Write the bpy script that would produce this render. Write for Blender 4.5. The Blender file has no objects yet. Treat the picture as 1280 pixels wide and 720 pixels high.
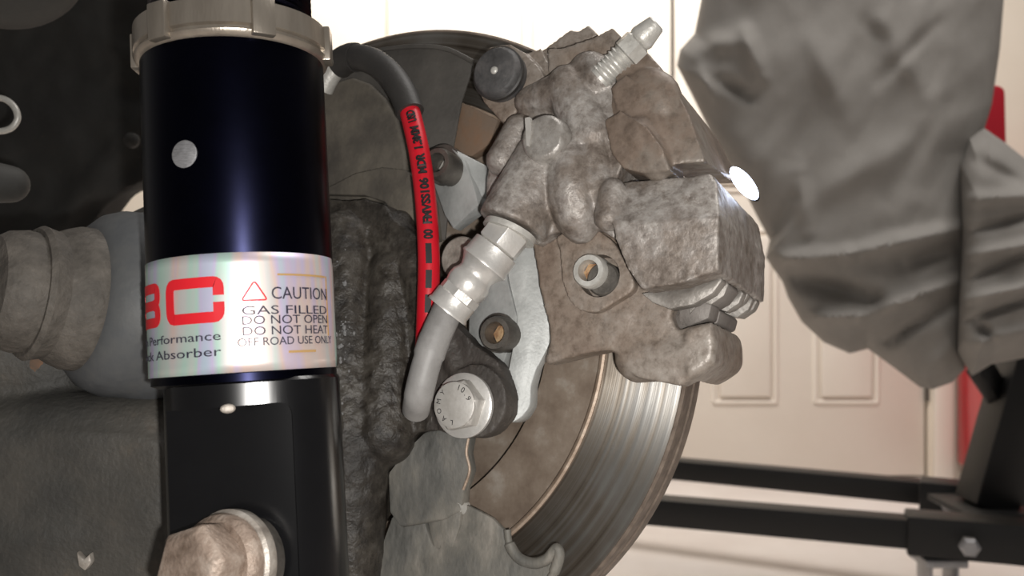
import bpy, bmesh, math, random
from mathutils import Vector, Matrix, noise
random.seed(4)
sc = bpy.context.scene
col = sc.collection
PI = math.pi
F = 1108.0                                  # focal length in pixels of a 1280 x 720 frame
CAM = Vector((0, 0, 0.615))

# ---------------------------------------------------------------- camera, light, exposure
cd = bpy.data.cameras.new('camera'); cam = bpy.data.objects.new('camera', cd); col.objects.link(cam)
cam.location = CAM; cam.rotation_euler = (PI/2, 0, 0)
cd.sensor_width = 36; cd.lens = 36*F/1280; cd.clip_start = .01
cd.dof.use_dof = True; cd.dof.focus_distance = .315; cd.dof.aperture_fstop = 17
sc.camera = cam
w = bpy.data.worlds.new('world'); sc.world = w; w.use_nodes = True
w.node_tree.nodes['Background'].inputs[0].default_value = (1, .95, .9, 1)
w.node_tree.nodes['Background'].inputs[1].default_value = .14
def light(name, kind, loc, power, color=(1, 1, 1), size=.1, aim=None, size_y=None):
    d = bpy.data.lights.new(name, kind); d.energy = power; d.color = color
    if kind == 'AREA':
        d.size = size
        if size_y: d.shape = 'RECTANGLE'; d.size_y = size_y
    else: d.shadow_soft_size = size
    o = bpy.data.objects.new(name, d); o.location = loc; col.objects.link(o)
    if aim is not None: o.rotation_euler = (Vector(aim)-Vector(loc)).to_track_quat('-Z', 'Y').to_euler()
    return o
light('phone_flash_offscreen', 'POINT', CAM+Vector((.014, -.002, -.012)), 4.1, (1, .97, .93), .0035)
light('garage_tube_lamp_offscreen', 'AREA', (-.05, 1.9, 2.35), 46, (1, .95, .89), 1.2, (-.05, 2.9, 1.6), .12)
light('garage_ceiling_lamp_offscreen', 'AREA', (.75, .75, 2.45), 27, (1, .96, .92), 1.0, (.7, 1.9, 0))
sc.view_settings.view_transform = 'Standard'; sc.view_settings.look = 'None'
sc.view_settings.exposure = 0; sc.view_settings.gamma = 1; sc.view_settings.use_curve_mapping = False

# ---------------------------------------------------------------- materials
def lin(c):
    return tuple(((v/255)/12.92 if v/255 <= .04045 else ((v/255+.055)/1.055)**2.4) for v in c)+(1,)
MATS = {}
def mat(name, cols, scale=40, rough=.6, metal=0, bump=0, bscale=300, coat=0, stretch=(1, 1, 1), detail=5, rough2=None, spread=.22):
    if name in MATS: return MATS[name]
    m = bpy.data.materials.new(name); m.use_nodes = True; nt = m.node_tree; N_ = nt.nodes; L = nt.links
    b = N_['Principled BSDF']
    b.inputs['Metallic'].default_value = metal; b.inputs['Roughness'].default_value = rough
    if coat: b.inputs['Coat Weight'].default_value = coat; b.inputs['Coat Roughness'].default_value = .12
    tc = N_.new('ShaderNodeTexCoord'); mp = N_.new('ShaderNodeMapping'); mp.inputs['Scale'].default_value = stretch
    L.new(tc.outputs['Object'], mp.inputs[0])
    if len(cols) == 1: b.inputs['Base Color'].default_value = lin(cols[0])
    else:
        n = N_.new('ShaderNodeTexNoise'); n.inputs['Scale'].default_value = scale; n.inputs['Detail'].default_value = detail
        n.inputs['Roughness'].default_value = .62
        L.new(mp.outputs[0], n.inputs['Vector'])
        r = N_.new('ShaderNodeValToRGB'); e = r.color_ramp.elements
        k = len(cols)
        for i, c in enumerate(cols):
            p = .5-spread+2*spread*i/(k-1)
            el = e[0] if i == 0 else (e[-1] if i == k-1 else e.new(p))
            el.position = p; el.color = lin(c)
        L.new(n.outputs[0], r.inputs[0]); L.new(r.outputs[0], b.inputs['Base Color'])
        if rough2 is not None:
            q = N_.new('ShaderNodeMapRange'); q.inputs[1].default_value = .3; q.inputs[2].default_value = .7
            q.inputs[3].default_value = rough; q.inputs[4].default_value = rough2
            L.new(n.outputs[0], q.inputs[0]); L.new(q.outputs[0], b.inputs['Roughness'])
    if bump:
        n2 = N_.new('ShaderNodeTexNoise'); n2.inputs['Scale'].default_value = bscale; n2.inputs['Detail'].default_value = 4
        L.new(mp.outputs[0], n2.inputs['Vector'])
        bp = N_.new('ShaderNodeBump'); bp.inputs['Strength'].default_value = bump; bp.inputs['Distance'].default_value = .001
        L.new(n2.outputs[0], bp.inputs['Height']); L.new(bp.outputs[0], b.inputs['Normal'])
    MATS[name] = m
    return m
mat('cast_ear', [(104, 98, 94), (126, 120, 115), (140, 134, 129)], 50, .6, .1, .3, 700)
mat('shim', [(118, 112, 106), (146, 141, 135), (168, 163, 157)], 90, .5, .3, .4, 500)
mat('ear_black', [(52, 48, 45), (68, 63, 59), (84, 79, 74)], 60, .6, 0, .5, 500)
mat('shield', [(62, 59, 56), (80, 77, 73), (96, 92, 87)], 28, .62, .05, .25, 500)
mat('shield_brown', [(66, 62, 58), (84, 79, 72), (104, 98, 88), (124, 114, 100)], 30, .65, 0, .4, 400)
mat('shield_low', [(62, 62, 59), (92, 91, 87), (114, 111, 104), (148, 142, 133)], 60, .62, 0, .45, 450, stretch=(1, 1, .5))
mat('silver_plate', [(150, 152, 150), (178, 180, 178), (196, 198, 196)], 60, .5, .2, .2, 500)
mat('zinc', [(205, 202, 197), (228, 226, 222)], 120, .36, .5, .1, 900)
mat('zinc_dull', [(168, 165, 158), (192, 190, 184), (210, 208, 202)], 150, .42, .3, .2, 900)
mat('steel_dark', [(70, 66, 62), (96, 92, 87), (118, 113, 106)], 120, .45, .5, .2, 900)
mat('rust_socket', [(120, 78, 50), (176, 140, 105), (205, 178, 140)], 300, .5, .4, .3, 900)
mat('bolt_cap', [(176, 172, 166), (200, 197, 192)], 200, .5, .3, .1, 900)
mat('wet_grease', [(150, 150, 150)], rough=.06, metal=.3)
mat('rust_stain', [(96, 70, 52), (112, 84, 64), (84, 72, 62)], 120, .8, 0, .3, 500)
mat('ink', [(22, 20, 22)], rough=.6)
mat('rubber_grey', [(126, 124, 122), (146, 144, 142), (158, 156, 154)], 80, .5, 0, .1, 600)
mat('rubber_dark', [(46, 44, 43), (58, 56, 54)], 60, .55, 0, .15, 600)
mat('boot', [(58, 57, 57), (76, 75, 75), (98, 95, 94)], 130, .6, 0, .3, 700)
mat('red_hose', [(196, 22, 38), (214, 30, 46)], 60, .38)
mat('black_anod', [(15, 16, 27), (19, 20, 35)], 60, .3, 1)
mat('black_paint', [(8, 8, 10), (12, 12, 14)], 60, .22, 0)
mat('ring_metal', [(150, 141, 130), (182, 173, 161)], 90, .3, .8, .12, 1200, stretch=(1, 1, .2))
mat('plug_metal', [(120, 120, 122), (165, 165, 168)], 500, .45, .5, .3, 1500, stretch=(1, 1, 5))
mat('pink_bolt', [(108, 92, 80), (148, 131, 118), (182, 168, 156)], 150, .55, .3, .5, 700)
mat('washer_pale', [(120, 112, 104), (165, 157, 148), (196, 190, 182)], 130, .5, .4, .3, 700)
mat('arm_grey', [(44, 43, 41), (58, 57, 54), (74, 71, 66), (104, 92, 78)], 22, .65, 0, .5, 500, spread=.24)
mat('bush_rubber', [(62, 64, 66), (82, 84, 86), (98, 98, 96)], 25, .6, 0, .2, 300)
mat('bush_sleeve', [(62, 58, 53), (86, 81, 75), (106, 100, 93)], 90, .7, 0, .6, 500)
mat('liner', [(20, 19, 18), (30, 29, 27), (42, 40, 37)], 14, .8, 0, .5, 120)
mat('dark_rubber', [(46, 45, 43), (62, 61, 58)], 30, .7, 0, .2, 300)
mat('inner_band', [(96, 82, 70), (114, 100, 87), (128, 115, 102), (150, 142, 132)], 60, .7, .1, .2, 500)
mat('rust_lip', [(140, 120, 104), (170, 150, 132), (196, 180, 164)], 120, .5, .3, .2, 600)
mat('rim_rust', [(96, 84, 75), (120, 107, 96), (142, 128, 116)], 140, .6, .2, .3, 700)
mat('pad_backing', [(124, 96, 74), (116, 99, 84), (112, 100, 89)], 60, .7, 0, .2, 500)
mat('door_white', [(222, 212, 200), (230, 221, 210)], 3, .5)
mat('wall_white', [(224, 212, 196), (232, 221, 206)], 2, .7)
mat('trim_white', [(232, 224, 212)], rough=.5)
mat('gap_dark', [(120, 92, 78)], rough=.8)
mat('floor_grey', [(206, 196, 190), (222, 214, 208), (230, 224, 220)], 2.2, .55, 0, .1, 60)
mat('cab_red', [(188, 30, 44)], rough=.3, coat=1)
mat('cover', [(136, 132, 127), (150, 146, 141)], 14, .85, 0, .2, 250)
mat('stand_black', [(7, 7, 8), (10, 10, 11)], 20, .5, 0, .1, 200)
mat('stand_metal', [(150, 150, 152), (175, 175, 178)], 40, .4, .6)  # plain grey metal of the bolts, casters and drawer handles
mat('red_post', [(170, 20, 38)], rough=.45)
mat('label_red', [(206, 26, 38)], rough=.5)
mat('label_ink', [(44, 42, 58)], rough=.5)
mat('label_gold', [(196, 158, 104)], rough=.4, metal=.3)

def stained(name, big, small, bscale=22, sscale=170, rough=.5, metal=.2, bump=.5, bs=1400):
    m = bpy.data.materials.new(name); m.use_nodes = True; nt = m.node_tree; N_ = nt.nodes; L = nt.links
    b = N_['Principled BSDF']; b.inputs['Metallic'].default_value = metal; b.inputs['Roughness'].default_value = rough
    tc = N_.new('ShaderNodeTexCoord')
    def ramp(scale, cols, lo, hi, det):
        n = N_.new('ShaderNodeTexNoise'); n.inputs['Scale'].default_value = scale; n.inputs['Detail'].default_value = det; n.inputs['Roughness'].default_value = .68
        L.new(tc.outputs['Object'], n.inputs['Vector']); r = N_.new('ShaderNodeValToRGB'); e = r.color_ramp.elements; k = len(cols)
        for i, c in enumerate(cols):
            p = lo+(hi-lo)*i/(k-1); el = e[0] if i == 0 else (e[-1] if i == k-1 else e.new(p)); el.position = p; el.color = lin(c) if len(c) == 3 else c
        L.new(n.outputs[0], r.inputs[0]); return n, r
    n1, r1 = ramp(bscale, big, .34, .66, 6); n2, r2 = ramp(sscale, small, .3, .72, 8)
    mx = N_.new('ShaderNodeMixRGB'); mx.blend_type = 'MULTIPLY'; mx.inputs[0].default_value = 1
    L.new(r1.outputs[0], mx.inputs[1]); L.new(r2.outputs[0], mx.inputs[2]); L.new(mx.outputs[0], b.inputs['Base Color'])
    q = N_.new('ShaderNodeMapRange'); q.inputs[1].default_value = .35; q.inputs[2].default_value = .65; q.inputs[3].default_value = rough+.12; q.inputs[4].default_value = rough-.16
    L.new(n1.outputs[0], q.inputs[0]); L.new(q.outputs[0], b.inputs['Roughness'])
    n3 = N_.new('ShaderNodeTexNoise'); n3.inputs['Scale'].default_value = bs; n3.inputs['Detail'].default_value = 5
    L.new(tc.outputs['Object'], n3.inputs['Vector'])
    ad = N_.new('ShaderNodeMath'); ad.operation = 'MULTIPLY_ADD'; ad.inputs[1].default_value = 1.6
    L.new(n2.outputs[0], ad.inputs[0]); L.new(n3.outputs[0], ad.inputs[2])
    bp = N_.new('ShaderNodeBump'); bp.inputs['Strength'].default_value = bump; bp.inputs['Distance'].default_value = .0008
    L.new(ad.outputs[0], bp.inputs['Height']); L.new(bp.outputs[0], b.inputs['Normal']); MATS[name] = m
stained('cast', [(116, 106, 98), (140, 131, 123), (158, 152, 147), (188, 184, 180), (148, 140, 133)], [(176, 170, 165), (232, 229, 226), (255, 255, 255)], 44, 260, .44, .2, .34, 800)
stained('cast_smooth', [(116, 103, 93), (132, 117, 105), (136, 127, 118), (150, 143, 136)], [(200, 196, 192), (240, 238, 236), (255, 255, 255)], 24, 260, .5, .15, .15, 700)
stained('cast_brown', [(128, 113, 101), (144, 131, 119), (152, 143, 134), (168, 161, 153)], [(180, 174, 168), (235, 232, 230), (255, 255, 255)], 26, 300, .5, .1, .2, 800)
stained('knuckle', [(44, 40, 36), (64, 60, 55), (88, 84, 78), (58, 53, 48)], [(120, 114, 110), (205, 201, 196), (255, 255, 255)], 30, 200, .42, 0, .55, 600)
stained('plug_grey', [(140, 134, 128), (160, 156, 151), (176, 173, 169)], [(190, 186, 182), (238, 236, 234), (255, 255, 255)], 40, 300, .42, .25, .25, 800)
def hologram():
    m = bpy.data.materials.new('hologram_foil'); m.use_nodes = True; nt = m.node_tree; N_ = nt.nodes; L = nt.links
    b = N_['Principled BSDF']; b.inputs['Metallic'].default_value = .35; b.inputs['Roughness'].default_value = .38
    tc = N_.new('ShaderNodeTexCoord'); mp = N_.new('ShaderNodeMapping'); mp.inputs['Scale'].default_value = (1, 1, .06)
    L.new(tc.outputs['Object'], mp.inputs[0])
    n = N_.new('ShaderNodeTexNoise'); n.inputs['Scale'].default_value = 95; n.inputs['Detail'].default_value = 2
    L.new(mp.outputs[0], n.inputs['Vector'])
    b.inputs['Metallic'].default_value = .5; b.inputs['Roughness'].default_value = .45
    r = N_.new('ShaderNodeValToRGB'); e = r.color_ramp.elements     # diffracted light of the embossed foil painted as colour bands, all of one lightness
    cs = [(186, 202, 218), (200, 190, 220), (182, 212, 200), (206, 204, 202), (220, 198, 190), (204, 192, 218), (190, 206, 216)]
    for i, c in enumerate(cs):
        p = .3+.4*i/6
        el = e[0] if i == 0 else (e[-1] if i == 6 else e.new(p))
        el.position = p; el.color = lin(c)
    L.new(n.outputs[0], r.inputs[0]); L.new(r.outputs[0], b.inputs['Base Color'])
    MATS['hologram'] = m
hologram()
def disc_mat():
    m = bpy.data.materials.new('swept_steel'); m.use_nodes = True; nt = m.node_tree; N_ = nt.nodes; L = nt.links
    b = N_['Principled BSDF']; b.inputs['Metallic'].default_value = .75
    tc = N_.new('ShaderNodeTexCoord'); sx = N_.new('ShaderNodeVectorMath'); sx.operation = 'MULTIPLY'; sx.inputs[1].default_value = (1, 1, 0)
    L.new(tc.outputs['Object'], sx.inputs[0])
    ln = N_.new('ShaderNodeVectorMath'); ln.operation = 'LENGTH'; L.new(sx.outputs[0], ln.inputs[0])
    n = N_.new('ShaderNodeTexNoise'); n.noise_dimensions = '1D'; n.inputs['Scale'].default_value = 420; n.inputs['Detail'].default_value = 6
    L.new(ln.outputs['Value'], n.inputs['W'])
    n2 = N_.new('ShaderNodeTexNoise'); n2.inputs['Scale'].default_value = 22; n2.inputs['Detail'].default_value = 5
    L.new(tc.outputs['Object'], n2.inputs['Vector'])
    ad = N_.new('ShaderNodeMath'); ad.operation = 'MULTIPLY_ADD'; ad.inputs[1].default_value = .45
    L.new(n.outputs[0], ad.inputs[0]); mu = N_.new('ShaderNodeMath'); mu.operation = 'MULTIPLY'; mu.inputs[1].default_value = .6
    L.new(n2.outputs[0], mu.inputs[0]); L.new(mu.outputs[0], ad.inputs[2])
    r = N_.new('ShaderNodeValToRGB'); e = r.color_ramp.elements
    e[0].position = .38; e[0].color = lin((92, 82, 72)); e[1].position = .66; e[1].color = lin((176, 174, 170))
    x = e.new(.5); x.color = lin((138, 130, 120))
    L.new(ad.outputs[0], r.inputs[0]); L.new(r.outputs[0], b.inputs['Base Color'])
    q = N_.new('ShaderNodeMapRange'); q.inputs[1].default_value = .35; q.inputs[2].default_value = .65; q.inputs[3].default_value = .55; q.inputs[4].default_value = .3
    L.new(ad.outputs[0], q.inputs[0]); L.new(q.outputs[0], b.inputs['Roughness'])
    bp = N_.new('ShaderNodeBump'); bp.inputs['Strength'].default_value = .35; bp.inputs['Distance'].default_value = .0006
    L.new(n.outputs[0], bp.inputs['Height']); L.new(bp.outputs[0], b.inputs['Normal'])
    tg = N_.new('ShaderNodeTangent'); tg.direction_type = 'RADIAL'; tg.axis = 'Z'; L.new(tg.outputs[0], b.inputs['Tangent']); b.inputs['Anisotropic'].default_value = .8; b.inputs['Anisotropic Rotation'].default_value = .25; b.inputs['Metallic'].default_value = .9
    MATS['swept'] = m
disc_mat()
def led_mat():
    m = bpy.data.materials.new('led_glow'); m.use_nodes = True; b = m.node_tree.nodes['Principled BSDF']
    b.inputs['Emission Color'].default_value = (.66, .76, 1, 1); b.inputs['Emission Strength'].default_value = 9
    MATS['led'] = m
led_mat()

# ---------------------------------------------------------------- coordinates
def ray(x, y): return Vector(((x-640)/F, 1, -(y-360)/F))
def P(x, y, d): return CAM+ray(x, y)*d                       # a point at forward distance d
YAW, PIT = math.radians(26.63), math.radians(8.38)           # the wheel plane: inboard normal N, right U, up V
N = Vector((-math.sin(YAW)*math.cos(PIT), -math.cos(YAW)*math.cos(PIT), math.sin(PIT)))
U = Vector((math.cos(YAW), -math.sin(YAW), 0)); V = N.cross(U)
if V.z < 0: V = -V
HUB = P(474.4, 413.8, .3937)
def H(x, y, h):                                              # the point of the plane h (mm) inboard of the rotor face
    r = ray(x, y); t = ((HUB+N*(h*.001)-CAM).dot(N))/r.dot(N)
    return CAM+r*t
def HT(x, y, top, base): return H(x, y, top)-N*((top-base)*.001)   # foot of a boss whose top shows at (x, y)
def depth(p): return (p-CAM).y

# ---------------------------------------------------------------- mesh helpers: each returns (verts, faces)
def join(*ms):
    vs, fs = [], []
    for v, f in ms:
        o = len(vs); vs += list(v); fs += [tuple(i+o for i in q) for q in f]
    return vs, fs
def loft(front, back):
    n = len(front); vs = list(front)+list(back)
    fs = [tuple(range(n)), tuple(range(2*n-1, n-1, -1))]
    fs += [(i, i+n, (i+1) % n+n, (i+1) % n) for i in range(n)]
    return vs, fs
def prism(poly, h1, h0, hs=None, back=None):
    hs = hs or [h1]*len(poly)
    fr = [H(x, y, h) for (x, y), h in zip(poly, hs)]
    bk = [H(x, y, h0) for x, y in back] if back else [p-N*((h-h0)*.001) for p, h in zip(fr, hs)]
    return loft(fr, bk)
def dprism(poly, d, thick, axis=Vector((0, 1, 0)), ds=None):
    ds = ds or [d]*len(poly)
    fr = [P(x, y, q) for (x, y), q in zip(poly, ds)]
    return loft(fr, [p+axis*thick for p in fr])
def frame(a):
    a = a.normalized(); u = a.cross(Vector((0, 0, 1)))
    if u.length < .05: u = a.cross(Vector((0, 1, 0)))
    u.normalize(); return a, u, a.cross(u)
def lathe(p, a, prof, n=32, rot=0, sx=1, sy=1):
    a, u, v = frame(a); vs, fs = [], []
    for t, r in prof:
        for i in range(n):
            q = 2*PI*i/n+rot; vs.append(p+a*t+u*(r*sx*math.cos(q))+v*(r*sy*math.sin(q)))
    m = len(prof)
    for k in range(m-1):
        for i in range(n):
            j = (i+1) % n; fs.append((k*n+i, k*n+j, k*n+n+j, k*n+n+i))
    fs.append(tuple(range(n-1, -1, -1))); fs.append(tuple(range((m-1)*n, m*n)))
    return vs, fs
def ringlathe(p, a, prof, n=96, u=None):
    aa, uu, vv = frame(a); vs, fs = [], []; m = len(prof)
    for t, r in prof:
        for i in range(n):
            q = 2*PI*i/n; vs.append(p+aa*t+uu*(r*math.cos(q))+vv*(r*math.sin(q)))
    for k in range(m):
        for i in range(n):
            j = (i+1) % n; l = (k+1) % m; fs.append((k*n+i, k*n+j, l*n+j, l*n+i))
    return vs, fs
def spline(pts, k=10):
    out = []; n = len(pts)
    for i in range(n-1):
        a, b, c, d = pts[max(i-1, 0)], pts[i], pts[i+1], pts[min(i+2, n-1)]
        for j in range(k):
            t = j/k; out.append(.5*((2*b)+(c-a)*t+(2*a-5*b+4*c-d)*t*t+(3*b-a-3*c+d)*t**3))
    out.append(pts[-1]); return out
def tube(path, rad, n=16):
    vs, fs = [], []; m = len(path); up = None
    for k, p in enumerate(path):
        t = (path[min(k+1, m-1)]-path[max(k-1, 0)]).normalized()
        if up is None: up = frame(t)[1]
        up = (up-t*up.dot(t)).normalized(); v = t.cross(up); r = rad[k] if isinstance(rad, (list, tuple)) else rad
        for i in range(n):
            q = 2*PI*i/n; vs.append(p+up*(r*math.cos(q))+v*(r*math.sin(q)))
    for k in range(m-1):
        for i in range(n):
            j = (i+1) % n; fs.append((k*n+i, k*n+j, k*n+n+j, k*n+n+i))
    fs.append(tuple(range(n-1, -1, -1))); fs.append(tuple(range((m-1)*n, m*n)))
    return vs, fs
def capsule(a, b, ra, rb, n=20):
    d = (b-a).normalized(); L = (b-a).length; pr = []
    for i in range(0, 6): q = PI/2*(1-i/5.5); pr.append((-ra*math.sin(q), max(ra*math.cos(q), 1e-5)))
    for i in range(0, 6): q = PI/2*(i+.5)/5.5; pr.append((L+rb*math.sin(q), max(rb*math.cos(q), 1e-5)))
    return lathe(a, d, pr, n)
def ellipsoid(c, ax, n=20, m=12):
    vs, fs = [], []
    for k in range(1, m):
        t = PI*k/m
        for i in range(n):
            q = 2*PI*i/n; vs.append(c+ax[0]*(math.sin(t)*math.cos(q))+ax[1]*(math.sin(t)*math.sin(q))+ax[2]*math.cos(t))
    for k in range(m-2):
        for i in range(n):
            j = (i+1) % n; fs.append((k*n+i, k*n+j, k*n+n+j, k*n+n+i))
    fs.append(tuple(range(n-1, -1, -1))); fs.append(tuple(range((m-2)*n, (m-1)*n)))
    return vs, fs
def box(c, sx, sy, sz, X=Vector((1, 0, 0)), Y=Vector((0, 1, 0)), Z=Vector((0, 0, 1))):
    c = Vector(c); f = [c+X*(a*sx/2)-Y*(sy/2)+Z*(b*sz/2) for a, b in ((-1, -1), (1, -1), (1, 1), (-1, 1))]
    return loft(f, [p+Y*sy for p in f])
def rnd(poly, r=6, k=4):
    out = []; n = len(poly)
    for i in range(n):
        a, b, c = Vector(poly[i-1]), Vector(poly[i]), Vector(poly[(i+1) % n])
        r1 = min(r, (a-b).length*.45); r2 = min(r, (c-b).length*.45)
        p, q = b+(a-b).normalized()*r1, b+(c-b).normalized()*r2
        for j in range(k+1):
            t = j/k; s = p*(1-t)**2+b*2*t*(1-t)+q*t*t; out.append((s.x, s.y))
    return out

# ---------------------------------------------------------------- objects
ORG = {}
def mesh_of(vf, name, bevel=0, seg=2, fixn=True):
    bm = bmesh.new(); vs = [bm.verts.new(v) for v in vf[0]]
    for f in vf[1]:
        try: bm.faces.new([vs[i] for i in f])
        except ValueError: pass
    if fixn: bmesh.ops.recalc_face_normals(bm, faces=bm.faces)
    if bevel:
        ed = [e for e in bm.edges if len(e.link_faces) == 2 and e.calc_face_angle(0) > .5]
        bmesh.ops.bevel(bm, geom=ed, offset=bevel, segments=seg, profile=.5, affect='EDGES', clamp_overlap=True)
    me = bpy.data.meshes.new(name); bm.to_mesh(me); bm.free(); return me
def thing(name, label, cat, loc, group=None):
    o = bpy.data.objects.new(name, None); col.objects.link(o); o.location = loc; o.empty_display_size = .01
    o['label'] = label; o['category'] = cat; ORG[o.name] = Vector(loc)
    if group: o['group'] = group
    return o
def put(name, me, m, parent=None, smooth=True, loc=None, label=None):
    o = bpy.data.objects.new(name, me); col.objects.link(o)
    L = ORG[parent.name] if parent else Vector(loc or (0, 0, 0))
    me.transform(Matrix.Translation(-L)); ORG[o.name] = L
    if parent: o.parent = parent
    else: o.location = L
    me.materials.clear(); me.materials.append(MATS[m])
    if smooth:
        for p in me.polygons: p.use_smooth = True
        try: me.set_sharp_from_angle(angle=math.radians(38))
        except Exception: pass
    if label: o['label'] = label
    return o
def part(name, vf, m, parent, bevel=0, seg=2, smooth=True, label=None):
    return put(name, mesh_of(vf, name, bevel, seg), m, parent, smooth, label=label)
def single(name, label, cat, vf, m, bevel=0, group=None, seg=2, smooth=True):
    me = mesh_of(vf, name, bevel, seg); c = sum((v.co for v in me.vertices), Vector())/len(me.vertices)
    c.z = min(v.co.z for v in me.vertices)
    o = put(name, me, m, None, smooth, loc=c); o['label'] = label; o['category'] = cat
    if group: o['group'] = group
    return o
def struct(name, vf, m, bevel=0):
    o = put(name, mesh_of(vf, name, bevel), m); o['kind'] = 'structure'; return o
def evalmesh(o):
    dg = bpy.context.evaluated_depsgraph_get(); dg.update()
    me = bpy.data.meshes.new_from_object(o.evaluated_get(dg)); return me
def casting(ms, voxel=.0008, smooth=5, lump=0, lscale=.01, cuts=()):
    me = mesh_of(join(*ms), 'casting'); o = bpy.data.objects.new('casting_tmp', me); col.objects.link(o)
    r = o.modifiers.new('r', 'REMESH'); r.mode = 'VOXEL'; r.voxel_size = voxel; r.use_smooth_shade = True
    if smooth:
        s = o.modifiers.new('s', 'SMOOTH'); s.factor = .5; s.iterations = smooth
    tmp = []
    for c in cuts:
        cm = mesh_of(c, 'cut'); co = bpy.data.objects.new('cut_tmp', cm); col.objects.link(co); tmp.append(co)
        b = o.modifiers.new('b', 'BOOLEAN'); b.operation = 'DIFFERENCE'; b.object = co; b.solver = 'EXACT'
    out = evalmesh(o)
    for t in tmp+[o]: bpy.data.objects.remove(t)
    if lump:
        nr = [v.normal.copy() for v in out.vertices]
        for v, q in zip(out.vertices, nr):
            v.co += q*(lump*(noise.noise(v.co/lscale)+.5*noise.noise(v.co/(lscale*.45))))
    return out
def text_mesh(s, size, name='text', align='LEFT', ext=0.00012, bold=0):
    c = bpy.data.curves.new(name, 'FONT'); c.body = s; c.size = size; c.align_x = align; c.resolution_u = 3; c.extrude = ext; c.offset = bold
    o = bpy.data.objects.new(name+'_tmp', c); col.objects.link(o); me = evalmesh(o); bpy.data.objects.remove(o); return me
def pxr(px, d): return px*d/F                                # radius in metres of px pixels at distance d

# ================================================================ the garage
WY = 2.86
struct('floor', box((0, 1.6, -.03), 9, 7, .06), 'floor_grey')
DX0, DX1 = (845-640)/F*2.84, (1161-640)/F*2.84              # door leaf
DTOP = 2.03
T = .12
# wall with its door opening, as one piece
OP0, OP1 = DX0-.012, DX1+.012
struct('wall_back', join(box(((-3.2+OP0)/2, WY+T/2, 1.3), OP0+3.2, T, 2.6), box(((3.2+OP1)/2, WY+T/2, 1.3), 3.2-OP1, T, 2.6), box(((OP0+OP1)/2, WY+T/2, (2.6+DTOP+.012)/2), OP1-OP0, T, 2.6-DTOP-.012)), 'wall_white')
dw = DX1-DX0; xm = (DX0+DX1)/2
door = struct('door_1', box((xm, WY+.028, DTOP/2+.004), dw, .034, DTOP-.008), 'door_white', .002)
cx = [((934-640)/F*2.84), ((1062-640)/F*2.84)]
for c in cx:
    for z0, z1 in ((.245, .80), (.93, 1.50), (1.62, 1.90)):
        ww = .2
        fr = [Vector((c+a*ww/2, WY+.011, z)) for a, z in ((-1, z0), (1, z0), (1, z1), (-1, z1))]
        o = .018
        inn = [Vector((c+a*(ww/2-o), WY-.003, z)) for a, z in ((-1, z0+o), (1, z0+o), (1, z1-o), (-1, z1-o))]
        part('panel', loft(inn, [p+Vector((0, .02, 0)) for p in inn]), 'door_white', door, .006, 3)
        g = .012
        for q in range(4):
            a, b = fr[q], fr[(q+1) % 4]
            part('moulding', tube([a, b], .008, 8), 'door_white', door)
for i, z in enumerate((.25, 1.02, 1.8)):
    part('hinge', lathe(Vector((DX1+.006, WY+.002, z)), Vector((0, 0, 1)), [(0, .007), (.09, .007)], 12), 'steel_dark', door)
struct('trim_1', join(box((DX1+.012+.036, WY-.012, 1.025), .06, .03, 2.05), box((DX0-.012-.036, WY-.012, 1.025), .06, .03, 2.05), box((xm, WY-.012, 2.08), dw+.16, .03, .06)), 'trim_white', .006)
struct('trim_2', box(((489-640)/F*2.84, WY-.01, 1.15), .02, .03, 2.3), 'wall_white', .004)
struct('trim_3', box(((659-640)/F*2.84, WY-.01, 1.15), .03, .03, 2.3), 'wall_white', .004)
struct('baseboard_back', box(((-3.2+DX0-.09)/2, WY-.008, .045), DX0-.09+3.2, .02, .09), 'trim_white', .003)
# red cabinet beside the door
X0 = (1197-640)/F*2.84
t = thing('tool_cabinet', 'glossy red steel cabinet standing on the floor beside the white door', 'cabinet', (X0+.3, 2.55, 0))
part('body', box((X0+.3, 2.70, .44), .6, .3, .78), 'cab_red', t, .01)
for k in range(4):
    dr = part('drawer', box((X0+.3, 2.542, .14+k*.19), .56, .016, .17), 'cab_red', t, .004)
    part('handle', box((X0+.3, 2.530, .20+k*.19), .4, .012, .018), 'stand_metal', dr, .003)
part('plinth', box((X0+.3, 2.70, .03), .54, .26, .06), 'stand_black', t)

# ---------------------------------------------------------------- engine stand
t = thing('engine_stand', 'black square-tube engine stand on casters with a red-tipped handle', 'stand', P(1200, 670, 1.5)*1 - Vector((0, 0, P(1200, 670, 1.5).z)))
def bar(p, q, wd, ht):
    a = (q-p).normalized(); s = a.cross(Vector((0, 0, 1))).normalized(); u = s.cross(a)
    f = [p+s*(i*wd/2)+u*(j*ht/2) for i, j in ((-1, -1), (1, -1), (1, 1), (-1, 1))]
    return loft(f, [v+(q-p) for v in f])
ZB = .2
def atz(x, y, z=ZB):
    r = ray(x, y); return CAM+r*((z-CAM.z)/r.z)
a, b = atz(690, 626), atz(1400, 687)
part('leg', bar(a, b, .05, .05), 'stand_black', t, .004)
c, e = atz(690, 571), atz(1400, 637)
part('leg', bar(c, atz(1192, 618), .05, .045), 'stand_black', t, .004)
sl = part('sleeve', bar(atz(1132, 664), b, .066, .066), 'stand_black', t, .004)
sb = atz(1208, 676); nv = Vector((b.y-a.y, -(b.x-a.x), 0)).normalized()
part('bolt', lathe(sb+nv*.034+Vector((0, 0, 0)), nv, [(-.004, .016), (.008, .016), (.012, .011)], 6), 'stand_metal', sl)
part('bracket', bar(atz(1150, 620), atz(1200, 625), .066, .07), 'stand_black', t, .004)
bb = atz(1183, 627)
part('bolt', lathe(bb+nv*.036, nv, [(-.004, .014), (.008, .014), (.012, .01)], 6), 'stand_metal', t)
cb = (atz(1230, 628)+atz(1250, 655))/2
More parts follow.
